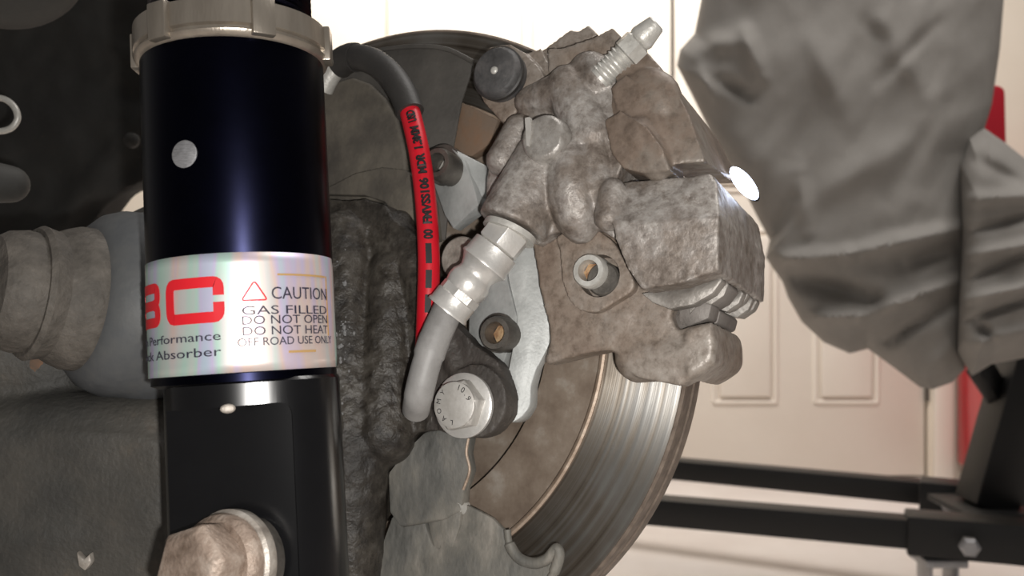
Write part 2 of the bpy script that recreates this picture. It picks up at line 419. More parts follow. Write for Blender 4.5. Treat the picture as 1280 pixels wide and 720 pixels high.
part('cross_beam', bar(atz(1246, 628), atz(1420, 640), .06, .06), 'stand_black', t, .004)
part('base_plate', box(P(1228, 633, 1.62), .13, .16, .012), 'stand_black', t, .003)
mb = P(1232, 632, 1.62); mt = P(1292, 420, 1.62)
part('mast', bar(mb, mt+(mt-mb)*.25, .08, .08), 'stand_black', t, .005)
part('strut', bar(P(1222, 455, 1.6), P(1252, 500, 1.63), .03, .04), 'stand_black', t, .003)
for q in (atz(1172, 665), atz(700, 626), atz(700, 572)):
    cq = Vector((q.x, q.y, 0))
    cs = part('caster', join(box(cq+Vector((0, 0, .155)), .07, .07, .012), box(cq+Vector((-.022, 0, .11)), .005, .05, .09), box(cq+Vector((.022, 0, .11)), .005, .05, .09)), 'stand_metal', t, .001)
    part('wheel', lathe(cq+Vector((-.016, 0, .06)), Vector((1, 0, 0)), [(0, .054), (.004, .06), (.028, .06), (.032, .054)], 24), 'stand_black', cs)
hp = P(1240, 205, 1.72)
part('handle', tube([mt+Vector((0, .06, 0)), P(1262, 300, 1.7), P(1243, 200, 1.72)], .012, 12), 'stand_black', t)
part('handle_grip', dprism(rnd([(1216, 190), (1232, 104), (1257, 108), (1259, 195)], 9), 1.72, .035), 'red_post', t, .008, 3, label='red rounded grip at the top of the handle')

# ---------------------------------------------------------------- grey cover
def seg_d(x, y, a, b):
    ax, ay = a; bx_, by = b; dx, dy = bx_-ax, by-ay; L2 = dx*dx+dy*dy
    q = max(0, min(1, ((x-ax)*dx+(y-ay)*dy)/L2)); return math.hypot(x-ax-q*dx, y-ay-q*dy), q
def inflated(outline, cen, d0, bulge, back, folds, nz, rings=46, dens=5, dx=None):
    pts = []; n = len(outline)
    for i in range(n):
        a, b = Vector(outline[i]), Vector(outline[(i+1) % n]); k = max(1, int((b-a).length/dens))
        pts += [a+(b-a)*(j/k) for j in range(k)]
    c = Vector(cen); m = len(pts); vs, fs = [], []
    def dep(x, y): return d0+(dx(x, y) if dx else 0)
    def front(x, y, s):
        z = -bulge*math.sqrt(max(0, 1-s**5))
        e = min(1, (1-s)*9)
        for a, b, wd, am in folds:
            q, tt = seg_d(x, y, a, b); z -= .62*am*math.exp(-(q/wd)**2)*e*(.35+.65*math.sin(PI*min(max(tt, .08), .92)))
        z -= e*nz*(1.6*noise.noise(Vector((x/70+y/160, y/90-x/300, 1)))+.55*noise.noise(Vector((x/26+y/70, y/48, 5))))
        return dep(x, y)+z
    vs.append(P(c.x, c.y, front(c.x, c.y, 0)))
    for k in range(1, rings+1):
        s = k/rings
        for p in pts:
            q = c+(p-c)*s; vs.append(P(q.x, q.y, front(q.x, q.y, s)))
    for i in range(m): fs.append((0, 1+i, 1+(i+1) % m))
    for k in range(rings-1):
        for i in range(m):
            j = (i+1) % m; o = 1+k*m; fs.append((o+i, o+m+i, o+m+j, o+j))
    base = 1+(rings-1)*m; prev = base
    for k in range(8, -1, -1):
        s = k/9; o = len(vs)
        if k == 0:
            vs.append(P(c.x, c.y, dep(c.x, c.y)+back))
            for i in range(m): fs.append((prev+i, o, prev+(i+1) % m))
        else:
            for p in pts:
                q = c+(p-c)*s; vs.append(P(q.x, q.y, dep(q.x, q.y)+back*math.sqrt(1-s**2.6)))
            for i in range(m):
                j = (i+1) % m; fs.append((prev+i, o+i, o+j, prev+j))
            prev = o
    return vs, fs
t = thing('fabric_cover', 'rumpled grey fabric cover draped over the black engine stand', 'cover', P(1120, 480, 1.55))
cov = [(905, -190), (884, -40), (868, 42), (850, 62), (846, 82), (868, 125), (888, 165), (906, 200), (930, 238), (945, 268), (962, 300), (957, 322), (978, 352), (985, 372), (1002, 402), (1030, 428), (1062, 442), (1085, 436), (1118, 460), (1150, 484), (1165, 487), (1190, 478), (1206, 462), (1212, 400), (1216, 300), (1222, 190), (1240, 130), (1250, 60), (1258, -40), (1262, -190)]
folds = [((965, 325), (1060, 318), 9, .048), ((1060, 318), (1205, 285), 10, .05), ((985, 345), (1090, 375), 13, -.06), ((1005, 398), (1075, 395), 8, .042), ((1075, 395), (1200, 350), 8, .04), ((1080, 440), (1200, 375), 9, -.04), ((1150, 478), (1205, 420), 12, .02),
         ((870, 60), (930, 50), 14, .03), ((930, 40), (950, 95), 11, .035), ((900, 100), (935, 120), 9, -.03), ((875, 90), (890, 120), 7, .02), ((1000, 20), (1060, 150), 16, .014), ((1100, 30), (1160, 120), 14, .014), ((1120, 60), (1080, 30), 10, -.01), ((1130, 180), (1000, 260), 16, .012), ((1190, 60), (1150, 250), 14, .012), ((1030, 120), (990, 200), 14, -.012), ((962, 300), (990, 250), 9, -.02), ((1100, 100), (1170, 30), 9, -.014), ((1110, 250), (1180, 130), 12, -.012), ((1130, 330), (1195, 310), 11, -.03), ((1010, 290), (1000, 215), 11, .014)]
part('sheet', inflated(cov, (1060, 200), 1.40, .085, .2, folds, .007, 56, 5), 'cover', t)
bun = [(1200, 205), (1212, 172), (1230, 160), (1256, 178), (1290, 205), (1330, 230), (1340, 440), (1290, 446), (1240, 455), (1215, 470), (1196, 440), (1198, 380), (1202, 300)]
bf = [((1205, 250), (1330, 240), 9, .03), ((1208, 290), (1320, 262), 6, -.025), ((1205, 320), (1320, 300), 8, .03), ((1210, 350), (1300, 310), 5, -.02), ((1205, 375), (1320, 350), 7, .03), ((1210, 400), (1300, 370), 5, -.025), ((1212, 430), (1300, 410), 9, .028), ((1222, 405), (1240, 425), 7, -.03), ((1220, 200), (1280, 230), 9, -.02)]
part('gathered_hem', inflated(bun, (1262, 320), 1.36, .10, .27, bf, .007, 40, 4), 'cover', t)

# ================================================================ brake rotor
RM = Matrix((U, V, N)).transposed().to_4x4(); RM.translation = HUB
t = thing('brake_rotor', 'worn steel brake disc with rusty rim behind the caliper', 'brake disc', HUB)
Z0 = Vector((0, 0, 0)); ZA = Vector((0, 0, 1))
def rpart(name, prof, m, par=t, n=160):
    vf = ringlathe(Z0, ZA, [(h*.001, r*.001) for h, r in prof], n)
    me = mesh_of(vf, name); o = bpy.data.objects.new(name, me); col.objects.link(o); o.parent = par
    o.matrix_local = Matrix(RM.to_3x3()).to_4x4()
    me.materials.append(MATS[m])
    for p in me.polygons: p.use_smooth = True
    me.set_sharp_from_angle(angle=math.radians(30)); return o
rpart('friction_face', [(-.6, 107), (-.6, 138.6), (-7, 138.6), (-7, 107)], 'swept')
rpart('wear_lip', [(-.6, 104.8), (.5, 105.6), (.9, 106.4), (.5, 107.3), (-2, 107.3), (-2, 104.8)], 'rust_lip')
rpart('unswept_band', [(-.2, 82), (-.2, 104.6), (-6, 104.6), (-6, 82)], 'inner_band')
rpart('rim', [(-.9, 138.2), (-.4, 139), (-1.4, 140), (-8, 140), (-8.6, 139.4), (-13, 139.4), (-13.6, 140), (-20.5, 140), (-21.5, 139), (-21.5, 136), (-1, 136)], 'rim_rust')
rpart('hat', [(-12, 20), (-12, 82.5), (-4, 82.5), (-4, 88), (-22, 88), (-22, 20)], 'inner_band')

# ================================================================ dust shield
t = thing('dust_shield', 'dark grey sheet-metal dust shield behind the red brake hose', 'dust shield', H(480, 300, 8))
up = [(375, 100), (412, 92), (432, 76), (456, 65), (492, 59), (530, 57), (560, 61), (592, 76), (586, 98), (577, 125), (566, 185), (562, 235), (556, 300), (375, 310)]
part('upper_plate', prism(up, 9, 7.6), 'shield', t, .0006)
ar = [(456, 66), (492, 60), (530, 58), (560, 62), (591, 77)]
part('rolled_edge', tube(spline([H(x, y, 9.2) for x, y in ar], 8), .0011, 8), 'shield', t)
step = [(375, 118), (415, 104), (440, 96), (462, 104), (480, 122), (496, 150), (506, 190), (508, 240), (500, 252), (375, 252)]
part('inner_step', prism(step, 14, 8.5), 'shield_brown', t, .0015, 3)
step2 = [(375, 246), (410, 234), (445, 216), (478, 209), (506, 212), (524, 226), (535, 250), (540, 298), (524, 298), (492, 268), (480, 252), (455, 244), (375, 242)]
part('inner_dome', prism(step2, 17.5, 8.5), 'shield_brown', t, .002, 3)
# lower bracket and flap
t = thing('shield_flap', 'weathered grey lower shield flap with a curled hook edge', 'dust shield', H(540, 690, 10))
pa = [(484, 592), (506, 564), (530, 540), (560, 532), (588, 545), (584, 566), (588, 588), (580, 612), (576, 640), (556, 650), (500, 660), (486, 640)]
part('arm_plate', prism(pa, 18, 11, [24, 24, 22, 20, 17, 17, 17, 17, 18, 18, 22, 24]), 'shield_low', t, .0012)
part('brown_edge', tube(spline([H(x, y, 16.8) for x, y in [(586, 546), (583, 566), (587, 588), (579, 612)]], 6), .0006, 8), 'rust_lip', t)
pb = [(464, 740), (474, 690), (489, 648), (500, 634), (525, 632), (533, 660), (540, 682), (548, 686), (560, 650), (576, 628), (596, 637), (616, 648), (632, 664), (638, 682), (650, 698), (668, 703), (684, 700), (692, 690), (696, 684), (702, 694), (698, 708), (686, 726), (680, 750), (464, 760)]
part('hook_plate', prism(pb, 15, 12.5, [20]*3+[18]*5+[15]*16), 'shield_low', t, .0008)
tb = [(531, 632), (560, 629), (577, 634), (574, 660), (566, 684), (558, 690), (544, 688), (538, 668)]
part('folded_tab', prism(rnd(tb, 4), 17.5, 14), 'shield_low', t, .0008)
hk = [(634, 662), (637, 680), (648, 697), (666, 704), (682, 700), (690, 692), (696, 686), (699, 694), (694, 712), (684, 730)]
part('curled_rim', tube(spline([H(x, y, 15.6) for x, y in hk], 8), [.0014]*8+[.0021]*58+[.0016]*7, 12), 'shield_low', t)
part('rivet', lathe(H(580, 634, 12), N, [(0, .003), (.004, .003), (.0055, .002)], 16), 'zinc_dull', t)

# ================================================================ knuckle
t = thing('knuckle', 'dark greasy cast knuckle beside the black damper', 'knuckle', H(470, 700, 20))
k1 = [(395, 246), (430, 250), (455, 248), (480, 256), (490, 272), (526, 300), (524, 340), (540, 380), (560, 400), (580, 430), (560, 470), (540, 535), (510, 545), (480, 572), (466, 600), (470, 640), (448, 676), (415, 745), (410, 900), (350, 900), (350, 250)]
ks = [prism(k1, 26, 12), capsule(H(430, 300, 24), H(440, 560, 30), .013, .016), capsule(H(440, 560, 30), H(430, 720, 26), .016, .015),
      capsule(H(490, 340, 20), H(480, 540, 26), .010, .014), capsule(H(415, 330, 30), H(420, 480, 34), .010, .012),
      capsule(H(500, 290, 16), H(545, 390, 20), .009, .010)]
kn = put('casting', casting(ks, .0009, 8, .0006, .007), 'knuckle', t)
mount = [(545, 392), (562, 398), (590, 428), (622, 452), (634, 478), (634, 508), (622, 532), (600, 546), (572, 548), (548, 538), (536, 500), (530, 430)]
put('mounting_ear', casting([prism(mount, 28, 20), lathe(HT(592, 501, 31, 20), N, [(0, .0138), (.011, .0138)], 32), capsule(H(556, 420, 25), H(578, 475, 25), .005, .005), prism([(530, 430), (552, 420), (560, 470), (548, 538), (510, 540), (505, 440)], 26, 16)], .0009, 5, .0004, .006), 'ear_black', t)
from mathutils.bvhtree import BVHTree
bv_ = BVHTree.FromPolygons([v.co+ORG[t.name] for v in kn.data.vertices], [tuple(p.vertices) for p in kn.data.polygons])
dr_ = []
for i in range(46):
    y = 395+abs(random.gauss(0, 34)) if i < 34 else random.uniform(300, 520)
    rr = ray(random.gauss(430, 5 if i < 55 else 16), y).normalized(); hit = bv_.ray_cast(CAM, rr)
    if hit[0] is not None:
        z = .0002+.0007*random.random()**2; dr_.append(ellipsoid(hit[0], [U*z, V*z*1.4, N*z], 8, 6))
gd = part('grease_droplets', join(*dr_), 'wet_grease', t); gd['kind'] = 'stuff'

# ================================================================ brake caliper bracket (silver adapter)
def hexbolt(name, par, x, y, h, r, hh, washer=None, m='zinc_dull', capm=None, wm='zinc'):
    p = H(x, y, h)
    o = part(name, join(lathe(p, N, [(0, r), (hh*.82, r), (hh, r*.87)], 6, .3)), m, par, .0004)
    if capm: part('head_cap', lathe(p+N*hh*.92, N, [(0, r*.86), (hh*.12, r*.84)], 32), capm, o)
    if washer: part('washer', lathe(p-N*.0022, N, [(0, washer), (.002, washer), (.0026, washer*.94)], 40), wm, o)
    return o
t = thing('adapter_bracket', 'silver painted adapter plate bolted between knuckle and caliper', 'bracket', H(650, 525, 15))
lf = [(592, 345), (604, 318), (630, 308), (634, 350), (646, 396), (644, 414), (634, 440), (624, 470), (600, 470), (585, 430), (586, 380)]
part('inner_face', prism(lf, 19, 11, [12.5, 14, 18, 18.5, 20, 20, 18.5, 17.5, 14, 12.5, 12.5]), 'silver_plate', t, .0008)
rf = [(630, 306), (645, 300), (672, 308), (678, 332), (681, 360), (692, 402), (690, 424), (671, 460), (664, 482), (663, 508), (652, 522), (640, 528), (626, 528), (630, 495), (634, 470), (644, 420), (647, 397), (636, 352)]
part('outer_face', prism(rnd(rf, 5, 3), 21, 10.5, [20.5-.15*min(36, max(0, x-640)) for x, y in rnd(rf, 5, 3)]), 'silver_plate', t, .0009)
ul = [(538, 220), (550, 190), (566, 186), (580, 200), (592, 232), (598, 256), (566, 286), (556, 270)]
part('upper_face', prism(ul, 21, 11, [13, 15, 18, 19.5, 20.5, 21, 17.5, 15]), 'silver_plate', t, .0008)
ur = [(562, 184), (575, 190), (606, 206), (608, 232), (600, 258), (592, 245), (582, 215), (576, 200)]
part('upper_flange', prism(ur, 20, 11, [19.5, 18, 14, 13.5, 16, 19.5, 20, 20]), 'silver_plate', t, .0008)
# socket bolt on the inner face
def sockbolt(par, x, y, h, r, hh, m='steel_dark', core='rust_socket', sh=.85, nm='socket_bolt'):
    p = HT(x, y, h+hh*1000, h); o = part(nm, ringlathe(p, N, [(0, r), (hh*.85, r), (hh, r*.9), (hh, r*.62), (hh*.35, r*.55), (0, r*.5)], 36), m, par)
    part('socket', lathe(p+N*.0005, N, [(0, r*.58), (hh*.35, r*.58), (hh*.38, r*.3)], 6), core, o)
    return o
part('washer', lathe(HT(622, 416, 20, 15), N, [(0, .0078), (.005, .0078)], 36), 'steel_dark', t)
sockbolt(t, 618, 416, 17, .0068, .011)
b2 = sockbolt(t, 545, 203, 16, .0066, .014, 'steel_dark', 'zinc_dull')
part('washer', lathe(HT(552, 205, 19, 13), N, [(0, .0085), (.006, .0085)], 36), 'steel_dark', b2)
mk = part('marked_bolt', lathe(HT(574, 322, 24, 18), N, [(0, .0088), (.005, .0088), (.0056, .0082)], 36), 'washer_pale', t)

t = thing('mounting_bolt', 'zinc hex bolt with stamped head in the dark knuckle ear', 'bolt', H(572, 506, 30))
bh = HT(567, 506, 40, 32)
part('washer', ringlathe(bh-N*.0005, N, [(0, .0122), (.0016, .0122), (.002, .0116), (.002, .0065), (0, .0065)], 48), 'zinc', t)
hb = part('hex_head', lathe(bh, N, [(0, .0098), (.0062, .0098), (.0075, .0088)], 6, .25), 'bolt_cap', t, .0003)
cp = part('stamped_face', lathe(bh+N*.0066, N, [(0, .0086), (.0012, .0085), (.0015, .008)], 36), 'bolt_cap', hb, label='pale stamped bolt face')
def stamp(s, c, right, upv, size, par, m='ink'):
    me = text_mesh(s, size, 'stamp', 'CENTER', .00005)
    nrm = right.cross(upv)
    for v in me.vertices: v.co = c+right*v.co.x+upv*v.co.y+nrm*v.co.z
    return put('stamp', me, m, par, False)
fc = bh+N*.0081
for i, ch in enumerate('10.9'):
    a = math.radians(75-i*17); rd = U*math.cos(a)+V*math.sin(a); stamp(ch, fc+rd*.0056, (U*math.sin(a)-V*math.cos(a)), rd, .003, cp)
for i, ch in enumerate('YMOAL'):
    a = math.radians(140+i*32); rd = U*math.cos(a)+V*math.sin(a); stamp(ch, fc+rd*.0056, (U*math.sin(a)-V*math.cos(a)), rd, .0026, cp)

# ================================================================ caliper carrier
t = thing('caliper_carrier', 'brown-grey cast carrier holding the brake caliper on both ends', 'brake carrier', H(780, 470, 20))
lower = [(664, 302), (690, 292), (735, 276), (772, 300), (800, 360), (828, 364), (844, 368), (846, 378), (838, 394), (846, 412), (872, 405), (890, 402), (894, 420), (894, 455), (850, 482), (795, 472), (783, 460), (774, 442), (760, 437), (725, 443), (690, 453), (680, 456), (688, 425), (685, 402), (674, 362), (670, 330)]
lug = [(852, 412), (872, 405), (890, 401), (895, 420), (894, 455), (856, 480)]
panel = rnd([(700, 312), (692, 295), (735, 279), (768, 302), (797, 360), (744, 393), (716, 385), (702, 352)], 14)
pock = lathe(HT(747, 344, 31, 22), N, [(0, .0078), (.02, .0078)], 40)
lg = [H(x, y, 26) for x, y in rnd(lug, 14)]; lc = sum(lg, Vector())/len(lg)
lv, lf_ = [], []
for hh, k in ((0, .80), (-1, .92), (-3.5, 1), (-40, 1), (-45, .93), (-49, .8), (-52, .6)): lv += [lc+(p-lc)*k+N*(hh*.001+.001) for p in lg]
nl = len(lg)
for k in range(6): lf_ += [(k*nl+i, k*nl+(i+1) % nl, (k+1)*nl+(i+1) % nl, (k+1)*nl+i) for i in range(nl)]
lugm = (lv, lf_+[tuple(range(nl)), tuple(range(6*nl, 7*nl))])
car_parts = [None]*3
car_parts[0] = put('lower_body', casting([prism(lower, 25, 13), lugm, capsule(H(800, 448, 17), H(860, 443, 18), .0090, .0090), capsule(H(720, 420, 15), H(790, 400, 16), .009, .010)], .0008, 9, .0002, .008, cuts=(pock,)), 'cast_brown', t)
car_parts[1] = put('pin_boss', casting([prism(panel, 29.5, 16)], .0006, 4, .0001, .008, cuts=(pock,)), 'cast_brown', t)
ear = [(596, 76), (612, 58), (636, 54), (656, 66), (672, 82), (681, 96), (655, 133), (628, 154), (604, 128), (593, 104)]
armm = [(684, 60), (702, 60), (745, 45), (765, 34), (775, 44), (776, 56), (752, 73), (740, 67), (690, 93), (684, 90)]
arm2 = [(672, 66), (690, 54), (712, 37), (722, 39), (735, 31), (748, 44), (700, 66), (686, 72)]
facet = [(655, 68), (676, 60), (690, 92), (680, 96)]
car_parts[2] = put('upper_body', casting([prism(ear, 27, 13), prism(armm, 27, 10), prism(arm2, 17, 2.5), prism(facet, 24, 13)], .0008, 3, .0002, .008), 'cast_brown', t)
bc = HT(618, 88, 35, 26)
bo = part('pin_boot', lathe(bc, N, [(0, .0102), (.004, .0104), (.007, .0102), (.0088, .0092), (.0092, .0085)], 48), 'boot', t, label='dark rubber boot cap on upper slide pin')
part('rim_bead', ringlathe(bc+N*.0055, N, [(-.0012, .0098), (-.0012, .0108), (.0006, .0109), (.0012, .0100)], 48), 'rubber_dark', bo)
part('button', ellipsoid(bc+N*.0092, [U*.0016, V*.0016, N*.0009], 16, 8), 'zinc_dull', bo)
# lower slide pin in its pocket
sockbolt(t, 735, 338, 25, .0063, .0085, 'zinc_dull', 'rust_socket', nm='slide_pin_bolt')
part('pin_shank', lathe(HT(754, 349, 29, 22), N, [(0, .0062), (.007, .0062), (.0078, .0055)], 32), 'steel_dark', t)

# ================================================================ brake pad and shims
t = thing('brake_pad', 'pale layered brake pad and shims sandwiched below the caliper bridge', 'brake pad', H(860, 400, 5))
pad_root = t
def shift_prism(poly, href, h1, h0):
    return loft(*[[H(x, y, href)+N*((hh-href)*.001) for x, y in poly] for hh in (h1, h0)])
wide = [(800, 366), (850, 357), (896, 338), (902, 350), (890, 366), (866, 380), (836, 386), (815, 378)]
part('backing_plate', shift_prism(wide, 30, 29, 22), 'shim', t, .0006)
part('friction_block', shift_prism([(x+(2 if x < 850 else 0), y+2) for x, y in wide], 30, 19, 2.5), 'cast_ear', t, .0006)
for k, (h1, h0, dy) in enumerate(((21, 20, 5), (-3, -9, 3), (-12, -17, -3), (-20, -24, 4), (-29, -35, 0))):
    part('shim', shift_prism([(853, 352), (896, 336), (903, 348+dy*.6), (897, 360+dy), (880, 372+dy), (868, 370+dy*.4), (853, 384+dy)], 30, h1, h0), 'shim', t, .0004)
part('abutment_clip', prism([(838, 392), (850, 378), (880, 374), (890, 380), (886, 398), (848, 413), (840, 404)], 20, 8), 'cast_ear', t, .0008)
part('clip_tail', shift_prism([(853, 392), (882, 378), (890, 384), (886, 399), (853, 410)], 20, 7, -22), 'cast_ear', t, .0008)
part('upper_pad_plate', prism([(566, 135), (578, 128), (622, 150), (612, 180), (590, 195), (560, 192)], 6, .6), 'pad_backing', t, .0004)

# ================================================================ brake caliper
t = thing('brake_caliper', 'rough grey cast brake caliper with piston housing and bridge', 'brake caliper', H(760, 300, 20))
main = [(648, 140), (656, 128), (681, 95), (738, 67), (752, 75), (762, 94), (768, 125), (780, 150), (792, 176), (778, 205), (770, 225), (768, 275), (768, 298), (735, 278), (690, 292), (672, 306), (640, 290), (606, 268), (608, 225), (616, 178), (630, 152)]
brU = [(768, 95), (790, 76), (808, 64), (824, 82), (846, 112), (862, 146), (874, 180), (882, 203), (836, 206), (812, 178), (782, 140)]
shoulder = [(757, 246), (772, 229), (800, 225), (838, 223), (870, 219), (888, 217), (896, 228), (899, 268), (765, 278)]
face = [(765, 277), (830, 274), (899, 268), (898, 338), (850, 354), (802, 361), (784, 335), (770, 300)]
bridgeL = [(846, 223), (870, 219), (888, 217), (896, 228), (899, 268), (898, 338), (850, 352), (846, 300)]
finger = [(755, 150), (775, 138), (808, 158), (828, 186), (838, 213), (806, 217), (778, 210), (764, 192)]
A0 = H(640, 284, 36); A1 = H(688, 186, 28)
axd = (A0-A1).normalized()
bod = [prism(main, 31, 14, [28, 28, 29, 29, 30, 32, 34, 36, 36, 35, 35, 34, 33, 32, 31, 30, 30, 28, 26, 26, 26]),
       prism(shoulder, 38, 15, [34, 33, 33, 32, 32, 32, 35, 42, 42]),
       prism(face, 42, 15, [42, 43, 43, 41, 41, 40, 41, 42]),
       prism(bridgeL, 32, -38, [31, 31, 31, 34, 41, 40, 38, 40]),
       lathe(A1-axd*.002, axd, [(0, .0105), (.006, .0118), ((A0-A1).length+.001, .0136), ((A0-A1).length+.002, .0132)], 40),
       capsule(H(676, 195, 32), H(678, 212, 31), .005, .004),
       ellipsoid(H(722, 236, 30), [(U*.75+V*.25).normalized()*.0115, (V*.97-U*.2).normalized()*.021, N*.014], 28, 18),
       capsule(H(712, 112, 28), H(742, 170, 30), .0095, .0095), capsule(H(738, 92, 26), H(752, 100, 28), .0085, .0085),
       capsule(H(742, 170, 30), H(748, 240, 32), .0075, .0075),
       capsule(H(662, 128, 26), H(712, 112, 29), .006, .0085),
       capsule(H(760, 272, 38), H(766, 240, 36), .005, .005),
       capsule(H(648, 160, 28), H(628, 200, 30), .0055, .0065)]
bF = [H(x, y, h) for (x, y), h in zip(brU, [35, 32, 29, 30, 32, 33, 34, 34, 35, 36, 37])]
bB = [p-N*(.034+h*.001)+(V*.011 if i in (7, 8) else Vector()) for i, (p, h) in enumerate(zip(bF, [35, 32, 29, 30, 32, 33, 34, 34, 35, 36, 37]))]
brd = [loft(bF, bB), prism(finger, 40, 17, [37, 39, 41, 40, 39, 38, 38, 38]),
       prism([(762, 110), (782, 92), (820, 130), (826, 180), (800, 150), (772, 140)], 36, 17), ellipsoid(H(806, 132, 30), [U*.014, V*.014, N*.0066], 24, 16), capsule(H(800, 170, 33), H(822, 205, 33), .0072, .0062)]
put('bridge', casting(brd, .00065, 7, .00012, .006), 'cast_smooth', t, label='smooth brown bridge of the caliper')
cal_body = put('body', casting(bod, .00065, 4, .00022, .004), 'cast', t)
put('bore_plug', casting([lathe(HT(677, 171, 44.5, 24), N, [(0, .0098), (.0165, .0092), (.0192, .0086), (.0205, .0074)], 40), capsule(H(675, 184, 39), H(677, 208, 38.5), .0054, .0030)], .0006, 6, .00015, .004), 'plug_grey', t, label='pale rounded plug on the piston housing')
part('paint_mark', prism(rnd([(656, 147), (663, 146), (664, 165), (661, 183), (658, 182), (657, 165)], 2), 45.1, 43.6), 'bolt_cap', t)
part('seat_washer', lathe(A0+axd*.001, axd, [(0, .0104), (.0022, .0104)], 40), 'zinc_dull', t)
def carve(o, *cutters):                                     # trim o where the cutters already stand
    for c in cutters:
        b = o.modifiers.new('b', 'BOOLEAN'); b.operation = 'DIFFERENCE'; b.object = c; b.solver = 'EXACT'
    me = evalmesh(o); o.modifiers.clear(); o.data = me
for o in car_parts: carve(o, cal_body)
for o in list(pad_root.children):
    if o.name.startswith(('shim', 'backing', 'friction', 'abut')): carve(o, cal_body, car_parts[0])
# bleed screw
bp0 = H(757, 92, 33); bp1 = H(812, 38, 33); ax = (bp1-bp0).normalized(); BL = (bp1-bp0).length
bl = part('bleed_screw', lathe(bp0-ax*.003, ax, [(0, .0046), (.009, .0046)], 28), 'zinc_dull', t, label='silver bleed screw with hose nipple')
thr = []
for k in range(7): thr += [(.0018*k-.002, .0044), (.0018*k-.0012, .0052)]
part('thread', lathe(bp0, ax, thr, 28), 'zinc_dull', bl)
part('hex_collar', lathe(bp0+ax*.0095, ax, [(0, .0048), (.0006, .0057), (.0062, .0057), (.0070, .0046)], 6, .5), 'zinc_dull', bl)
part('nipple', lathe(bp0+ax*.0155, ax, [(0, .0034), (BL-.0215, .0034), (BL-.0205, .0046), (BL-.0192, .005), (BL-.0125, .0036), (BL-.012, .003)], 28), 'zinc_dull', bl)

# ================================================================ brake hose
t = thing('brake_hose', 'red braided brake hose with grey sleeves and crimped steel fitting', 'brake hose', H(532, 300, 40))
F0 = A0+axd*.002; F1 = H(556, 392, 44); fa = (F1-F0).normalized(); FL = (F1-F0).length
part('hex_nut', lathe(F0-fa*.001, fa, [(0, .0084), (.0005, .0090), (.0080, .0090), (.0086, .008)], 6, .15), 'zinc', t, .0003)
s = FL-.0086
part('ferrule', lathe(F0+fa*.0075, fa, [(0, 0.00725), (.0006, 0.00913), (s*.22, 0.00936), (s*.24, 0.00983), (s*.27, 0.00983), (s*.29, 0.00901), (s*.36, 0.00772), (s*.42, 0.00702), (s*.46, 0.00725), (s*.52, 0.00819), (s*.60, 0.00831), (s*.68, 0.00772), (s*.75, 0.00702), (s*.78, 0.00725), (s*.80, 0.00819), (s*.95, 0.00819), (s*.97, 0.00866), (s*1.0, 0.00866), (s*1.0, 0.00702)], 40), 'zinc', t)
hexg = part('crimp_flats', lathe(F0+fa*(.0075+s*.66), fa, [(0, 0.00702), (.001, 0.00819), (s*.13, 0.00819), (s*.14, 0.00679)], 8, .2), 'zinc', t)
e0 = F0+fa*(FL-.002); sv = [e0, H(543, 425, 47), H(531, 462, 49), H(523, 495, 48), H(520, 512, 42)]
sp = spline(sv, 8)
part('lower_sleeve', tube(sp, [.0058]*8+[.0059]*5+[.0054]*12+[.0052]*8, 20), 'rubber_grey', t, label='grey rubber sleeve below the fitting')
hp = [H(520, 510, 43), H(523, 508, 38), H(530, 470, 36.5), H(533, 430, 36.5), H(535, 380, 37), H(536, 320, 37), H(532, 250, 36), H(524, 190, 35), H(512, 138, 33)]
hs_ = spline(hp, 12); HRAD = .0043
part('red_tube', tube(hs_, HRAD, 18), 'red_hose', t, label='bright red hose with black printing')
us = spline([H(513, 141, 33), H(503, 116, 32), H(486, 92, 30), (H(464, 76, 28)), H(440, 72, 26), H(424, 80, 24)], 8)
part('upper_sleeve', tube(us[:34], .0058, 20), 'rubber_dark', t, label='dark rubber sleeve on the upper hose end')
part('sleeve_end', tube(us[30:], [.0064]*9+[.0066]*2, 20), 'rubber_dark', t)
part('end_fitting', tube(spline([us[-1], H(412, 96, 24), H(404, 112, 23)], 6), .0045, 16), 'zinc_dull', t)
# printing along the hose
cum = [0]
for i in range(len(hs_)-1): cum.append(cum[-1]+(hs_[i+1]-hs_[i]).length)
def hose_at(sv_):
    for i in range(len(cum)-1):
        if cum[i+1] >= sv_ or i == len(cum)-2:
            q = (sv_-cum[i])/(cum[i+1]-cum[i]); p = hs_[i]+(hs_[i+1]-hs_[i])*q
            a, b = hs_[max(i-1, 0)], hs_[min(i+2, len(hs_)-1)]; return p, (b-a).normalized()
def hose_s(y):                                               # length along the hose where it shows at picture height y
    for i in range(40, len(hs_)-1):
        q = hs_[i]-CAM; r = hs_[i+1]-CAM; ya, yb = 360-F*q.z/q.y, 360-F*r.z/r.y
        if ya >= y >= yb: return cum[i]+(cum[i+1]-cum[i])*(ya-y)/(ya-yb)
def hose_wrap(me, s0, mid, sx=1):
    for v in me.vertices:
        p, tg = hose_at(s0+v.co.x*sx); vw = (CAM-p).normalized(); vw = (vw-tg*vw.dot(tg)).normalized(); rt = tg.cross(vw).normalized()
        ang = (v.co.y-mid)/HRAD
        v.co = p+(-rt*math.sin(ang)+vw*math.cos(ang))*(HRAD+.0003+v.co.z)
    put('print', me, 'ink', t, False)
for s_, y0, y1 in (('FMVSS106', 284, 228), ('MDR', 222, 198), ('1.3MM', 192, 165), ('USD', 160, 146), ('00', 303, 291)):
    me = text_mesh(s_, .0044, 'print', 'LEFT', .0001, .00022); xs = [v.co.x for v in me.vertices]
    for v in me.vertices: v.co.x -= min(xs)
    a, b = hose_s(y0), hose_s(y1); hose_wrap(me, a, .0016, (b-a)/(max(xs)-min(xs)))
